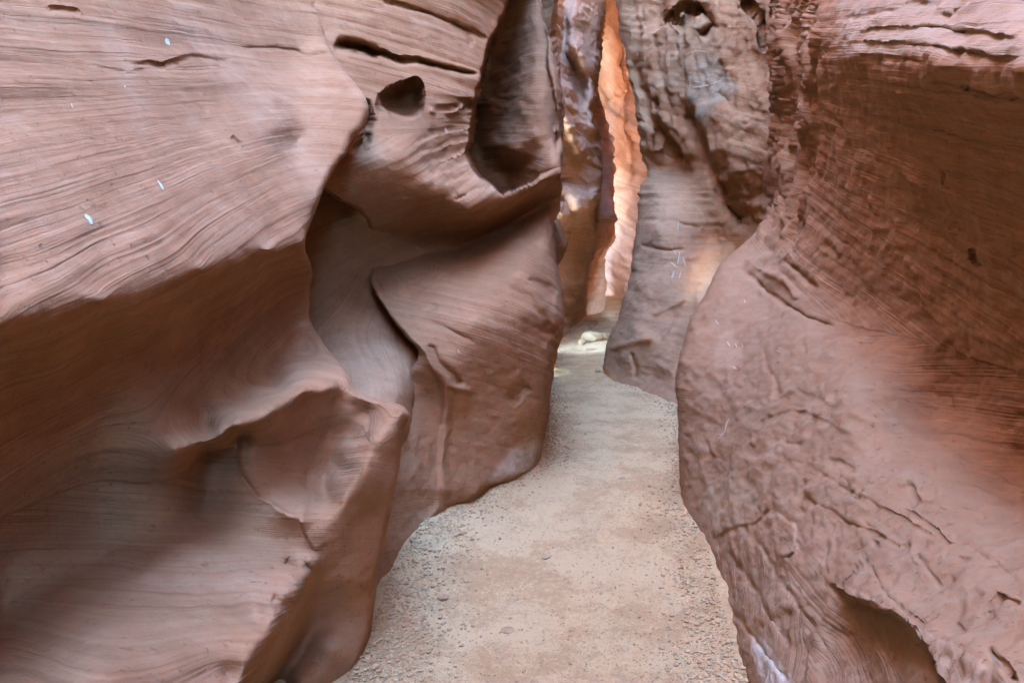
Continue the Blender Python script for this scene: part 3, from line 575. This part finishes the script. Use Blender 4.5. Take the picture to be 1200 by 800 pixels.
# ------------------------------------------------------------------ ground
def base_left(y): return np.interp(y, [2.2, 2.75, 3.42, 4.0, 4.54, 5.36, 8, 12, 17], [-.7, -.56, -.60, -.5, -.34, .24, .35, .75, 1.6])
def base_right(y): return np.interp(y, [2.2, 2.75, 3.5, 4.7, 6, 7.5, 9, 12, 17], [.82, .86, .98, 1.08, 1.5, 1.68, 1.2, 1.7, 2.6])
_fr = np.random.default_rng(5)
PRINTS = [(np.interp(y0, [2.6, 5, 8, 12], [.15, .55, .95, 1.25]) + (-1) ** k * .13 + _fr.normal(0, .10), y0 + _fr.normal(0, .08), _fr.normal(0, .25), _fr.uniform(.6, 1)) for k, y0 in enumerate(np.linspace(2.7, 11, 44))]
def foot(x, y):
    h = np.zeros(np.shape(x))
    for a, b, r, s_ in PRINTS:
        c, q = math.cos(r), math.sin(r); u = ((x - a) * c + (y - b) * q) / .052; v = (-(x - a) * q + (y - b) * c) / .135
        e = u * u + v * v; h = h - .013 * s_ * np.exp(-e ** 1.5) + .006 * s_ * np.exp(-((np.sqrt(e) - 1.35) / .3) ** 2)
    return h
def ground_h(x, y):
    p = np.stack([x, y, x * 0], -1)
    a, b = base_left(y), base_right(y); d = np.minimum(np.abs(x - a), np.abs(b - x)); d = np.where((x < a) | (x > b), 0, d)
    return foot(x, y) + .022 * fbm(p * 1.2, 4, 3) + .012 * fbm(p * 4.3, 3, 6) + .006 * fbm(p * 13, 3, 8) + .06 * ss(8, 5, y) * np.exp(-d / .11) * (1 + .4 * vnoise(p * 3, 9))
def ground_material():
    m = bpy.data.materials.new("sandy_path"); m.use_nodes = True; nt = m.node_tree; L = nt.links.new
    b = nt.nodes["Principled BSDF"]; b.inputs["Roughness"].default_value = .95; b.inputs["Specular IOR Level"].default_value = .1
    geo = N(nt, "ShaderNodeNewGeometry")
    def noise(s, d, r=.6):
        n = N(nt, "ShaderNodeTexNoise"); L(geo.outputs["Position"], n.inputs["Vector"]); n.inputs["Scale"].default_value = s; n.inputs["Detail"].default_value = d; n.inputs["Roughness"].default_value = r; return n.outputs["Fac"]
    a, g, k = noise(1.6, 8, .72), noise(40, 6, .8), noise(190, 3, .7)
    s1 = N(nt, "ShaderNodeMath", operation='MULTIPLY_ADD'); L(g, s1.inputs[0]); s1.inputs[1].default_value = .5; L(a, s1.inputs[2])
    s2 = N(nt, "ShaderNodeMath", operation='MULTIPLY_ADD'); L(k, s2.inputs[0]); s2.inputs[1].default_value = .5; L(s1.outputs[0], s2.inputs[2])
    rp = N(nt, "ShaderNodeValToRGB"); L(s2.outputs[0], rp.inputs[0]); e = rp.color_ramp.elements
    e[0].position = .72; e[0].color = (.43, .208, .077, 1); e[1].position = 1.25; e[1].color = (.68, .395, .172, 1); q = e.new(.98); q.color = (.58, .312, .128, 1)
    rp.color_ramp.elements[-1].position = 1.0
    L(rp.outputs[0], b.inputs["Base Color"])
    bp = N(nt, "ShaderNodeBump"); bp.inputs["Strength"].default_value = 1; bp.inputs["Distance"].default_value = .022
    L(s2.outputs[0], bp.inputs["Height"]); L(bp.outputs[0], b.inputs["Normal"]); return m
PATH = ground_material()
gy = np.concatenate([np.linspace(-10, 1.8, 40), np.arange(1.85, 9, .03), np.linspace(9.05, 28, 160), np.linspace(30, 120, 10)])
gx = np.concatenate([np.linspace(-60, -1.6, 12), np.arange(-1.5, 2.6, .03), np.linspace(2.7, 60, 16)])
GX, GY = np.meshgrid(gx, gy); GP = np.stack([GX, GY, ground_h(GX, GY)], -1)
o = mesh_obj("ground", GP.reshape(-1, 3), grid_faces(*GX.shape), PATH); tag(o, kind='structure')

# ------------------------------------------------------------------ marks scratched and chipped on the walls
def surf(name, px, py):
    y, X, P, n = o_surf[name]
    i = int(np.clip(np.searchsorted(y, py) - 1, 0, len(y) - 2)); t = (py - y[i]) / (y[i + 1] - y[i])
    def row(k, A): return np.array([np.interp(px, X[k], A[k, :, c]) for c in range(3)])
    q = row(i, P) * (1 - t) + row(i + 1, P) * t; m = row(i, n) * (1 - t) + row(i + 1, n) * t
    m /= np.linalg.norm(m)
    if m @ (q - np.array([0, 0, EYE])) > 0: m = -m
    return q, m
def flat_mat(name, col):
    m = bpy.data.materials.new(name); m.use_nodes = True; b = m.node_tree.nodes["Principled BSDF"]; b.inputs["Roughness"].default_value = .9
    n = m.node_tree.nodes.new("ShaderNodeTexNoise"); n.inputs["Scale"].default_value = 90
    r = m.node_tree.nodes.new("ShaderNodeValToRGB"); r.color_ramp.elements[0].color = (*[c * .8 for c in col], 1); r.color_ramp.elements[1].color = (*[min(1, c * 1.15) for c in col], 1)
    m.node_tree.links.new(n.outputs["Fac"], r.inputs[0]); m.node_tree.links.new(r.outputs[0], b.inputs["Base Color"]); return m
CHIP = flat_mat("fresh_chip", (.46, .30, .17)); TURQ = flat_mat("pale_blue_paint", (.36, .37, .25))
def scratch(wall, line, w, mat=CHIP, name="scratch"):
    V = []; n = 7
    P = np.array(line, float); L = np.r_[0, np.cumsum(np.hypot(*np.diff(P, axis=0).T))]
    for k in range(n):
        t = L[-1] * k / (n - 1); x = np.interp(t, L, P[:, 0]); y = np.interp(t, L, P[:, 1])
        x2 = np.interp(t + .5, L, P[:, 0]) - np.interp(t - .5, L, P[:, 0]); y2 = np.interp(t + .5, L, P[:, 1]) - np.interp(t - .5, L, P[:, 1]); l = math.hypot(x2, y2) or 1
        ww = w / 2 * (math.sin(math.pi * (k + .35) / (n - .3)) ** .6) * random.uniform(.7, 1.15)
        for sgn in (-1, 0, 1):
            q, m = surf(wall.name, x - y2 / l * ww * sgn, y + x2 / l * ww * sgn); V.append(q + m * (.0025 + .0015 * (sgn == 0)))
    o = mesh_obj(name, np.array(V) , grid_faces(n, 3), mat, parent=wall); return o
wall_of = {o['label']: o for o in bpy.data.objects if o.get('label')}
W1 = near_left; W2 = next(o for l, o in wall_of.items() if l.startswith('rough fractured')); W3 = near_right; W4 = next(o for l, o in wall_of.items() if l.startswith('bulging'))
for line, w, m in (([(196, 44), (201, 51)], 5, TURQ), ([(99, 252), (103, 258), (106, 264)], 6, TURQ), ([(184, 211), (188, 217), (191, 223)], 2.2, TURQ), ([(84, 121), (86, 126)], 1.6, CHIP), ([(146, 100), (147, 103)], 2, CHIP)):
    scratch(W1, line, w, m, "paint_fleck" if m is TURQ else "scratch")
for line, w in (([(788, 290), (792, 300)], 1.8), ([(796, 296), (794, 310)], 1.5), ([(786, 308), (793, 313)], 1.8), ([(798, 318), (796, 326)], 1.5), ([(790, 318), (787, 326)], 2.0), ([(800, 302), (803, 312)], 1.3), ([(794, 262), (793, 272)], 1.3), ([(812, 103), (826, 103), (838, 99), (850, 92)], 1.6), ([(812, 90), (813, 103), (809, 118), (806, 132)], 1.6), ([(806, 64), (818, 60), (828, 61)], 1.4)):
    scratch(W2, line, w)
for line, w in (([(852, 400), (855, 405)], 2), ([(861, 402), (863, 406)], 1.5), ([(868, 402), (870, 406)], 1.5), ([(857, 428), (862, 431)], 3), ([(872, 352), (874, 356)], 1.3), ([(853, 490), (850, 505), (841, 517)], 1.7), ([(841, 508), (852, 510)], 1.3), ([(912, 412), (918, 415)], 1.3), ([(838, 375), (842, 380)], 1.4)):
    scratch(W3, line, w)
for line, w in (([(522, 148), (524, 155)], 1.3), ([(536, 410), (538, 414)], 1.2)): scratch(W4, line, w)

# ------------------------------------------------------------------ stones and gravel
def stone_mesh(name, seed, flat=.55, sub=2):
    import bmesh
    bm = bmesh.new(); bmesh.ops.create_icosphere(bm, subdivisions=sub, radius=1)
    V = np.array([v.co[:] for v in bm.verts]); r = np.random.default_rng(seed)
    for _ in range(9):                                   # flat broken faces
        n = r.normal(size=3); n /= np.linalg.norm(n); dd = r.uniform(.55, .85)
        k = V @ n - dd; V = V - np.maximum(k, 0)[:, None] * n * .92
    V *= 1 + .10 * fbm(V * 1.7 + seed, 3, seed)[:, None]
    V *= np.array([1, r.uniform(.65, .95), flat])
    for v, c in zip(bm.verts, V): v.co = c
    me = bpy.data.meshes.new(name); bm.to_mesh(me); bm.free(); return me
def stone_mat(name, a, b):
    m = bpy.data.materials.new(name); m.use_nodes = True; bs = m.node_tree.nodes["Principled BSDF"]; bs.inputs["Roughness"].default_value = .95
    n = m.node_tree.nodes.new("ShaderNodeTexNoise"); n.inputs["Scale"].default_value = 30; n.inputs["Detail"].default_value = 6
    r = m.node_tree.nodes.new("ShaderNodeValToRGB"); r.color_ramp.elements[0].position = .35; r.color_ramp.elements[1].position = .65
    r.color_ramp.elements[0].color = (*a, 1); r.color_ramp.elements[1].color = (*b, 1)
    bp = m.node_tree.nodes.new("ShaderNodeBump"); bp.inputs["Strength"].default_value = .5; bp.inputs["Distance"].default_value = .01
    L = m.node_tree.links.new; L(n.outputs["Fac"], r.inputs[0]); L(r.outputs[0], bs.inputs["Base Color"]); L(n.outputs["Fac"], bp.inputs["Height"]); L(bp.outputs[0], bs.inputs["Normal"]); return m
BUFF = stone_mat("buff_stone", (.36, .20, .08), (.50, .30, .14)); REDST = stone_mat("red_stone", (.34, .165, .065), (.47, .25, .105)); GREYST = stone_mat("grey_stone", (.33, .185, .07), (.48, .285, .115))
def on_ground(px, py):
    Z = floorZ(py); return to_world(np.float64(px), np.float64(py), Z), Z
def stone(px, py, wpx, flat, mat, label, rot=0, seed=0, group=None, tilt=0):
    (x, y, z), Z = on_ground(px, py); r = wpx / 2 * Z / F
    me = stone_mesh("loose_stone", seed, flat); me.materials.append(mat); me.polygons.foreach_set("use_smooth", [False] * len(me.polygons))
    o = bpy.data.objects.new("loose_stone", me); C.objects.link(o); o.scale = (r, r, r)
    o.location = (x, y, float(ground_h(np.float64(x), np.float64(y))) + r * flat * .45); o.rotation_euler = (tilt, tilt * .5, rot)
    tag(o, label, "stone", group); return o
stone(694, 400, 30, .6, BUFF, "largest buff boulder of the small cluster on the bend of the path", .3, 1)
stone(683, 402, 13, .8, BUFF, "small blocky stone touching the near side of the boulder cluster", .9, 2)
stone(710, 398, 14, .9, GREYST, "greyish stone wedged between the boulder cluster and the cone shaped foot", .2, 3)
stone(691, 393, 20, .5, GREYST, "flat greyish stone lying behind the largest buff boulder", 1.2, 12)
stone(692, 410, 16, .25, REDST, "thin pinkish slab lying on the sand in front of the boulder cluster", .5, 4)
stone(700, 437, 11, .5, BUFF, "lone small stone beside the cone shaped rock foot", .5, 5)
stone(594, 738, 17, .3, REDST, "flat reddish stone alone in the middle foreground of the path", .4, 6)
stone(640, 653, 13, .45, BUFF, "pale rounded stone on bare sand in mid path", .2, 7)
stone(519, 702, 15, .5, REDST, "brown stone near the foot of the thin blade", .7, 8)
stone(729, 564, 8, .4, BUFF, "tiny pale stone in mid path level with the foot of the bulging wall", .7, 9)
stone(540, 628, 9, .5, GREYST, "small dark stone beside the hollow foot of the bulging wall", .7, 10)
stone(670, 738, 10, .25, BUFF, "thin pale chip on the sand right of the flat reddish stone", .7, 11)
stone(776, 760, 9, .5, BUFF, "small pale stone near the base of the near right slope", .3, 14)
stone(497, 690, 10, .5, BUFF, "small buff stone in the gravel at the foot of the blade", .3, 15)

rr = np.random.default_rng(21)
for k in range(34):                                      # rubble at the foot of the distant wall
    t = rr.random(); px_ = 648 + 48 * t + rr.normal(0, 3); py_ = 398 - 22 * t + abs(rr.normal(0, 5))
    stone(px_, py_, rr.uniform(2.5, 6.5), rr.uniform(.35, .7), (REDST, GREYST)[k % 2], "one of the dark rubble stones along the foot of the distant fluted wall", rr.uniform(0, 6), 100 + k % 6, "rubble at the foot of the distant wall")

def gravel():
    r = np.random.default_rng(3); N0 = 30000; base = stone_mesh("g", 77, .6, 1)
    bv = np.array([v.co[:] for v in base.vertices]); bf = np.array([p.vertices[:] for p in base.polygons]); V = []; Fs = []; XY = []; k = 0
    bpy.data.meshes.remove(base)
    left, right = base_left, base_right
    while k < N0:
        y = 2.2 + 13 * r.random() ** 2.2; a, b = left(y), right(y); u = r.random()
        band = r.random()
        if band < .42: u = abs(r.normal(0, .10))
        elif band < .66: u = 1 - abs(r.normal(0, .09))
        x = a + (b - a) * u
        if not (a - .05 < x < b + .05): continue
        sz = .003 + .006 * r.random() ** 2.5 + (.013 * r.random() ** 5 if band < .66 else 0)
        th = r.random() * 6.28; c, s_ = math.cos(th), math.sin(th)
        v = bv * np.array([1, r.uniform(.6, 1), r.uniform(.5, .9)]) * sz; v = np.c_[v[:, 0] * c - v[:, 1] * s_, v[:, 0] * s_ + v[:, 1] * c, v[:, 2]]
        V.append(v + np.array([x, y, sz * .25])); XY.append((x, y)); Fs.append(bf + k * len(bv)); k += 1
    XY = np.array(XY); H = ground_h(XY[:, 0], XY[:, 1])
    V = [v + np.array([0, 0, h]) for v, h in zip(V, H)]
    o = mesh_obj("gravel", np.concatenate(V), np.concatenate(Fs), GREYST, smooth=False)
    o.data.materials.append(BUFF); o.data.materials.append(REDST)
    o.data.polygons.foreach_set("material_index", np.repeat(r.integers(0, 3, N0), len(bf)).astype(np.int32)); tag(o, kind='stuff')
gravel()
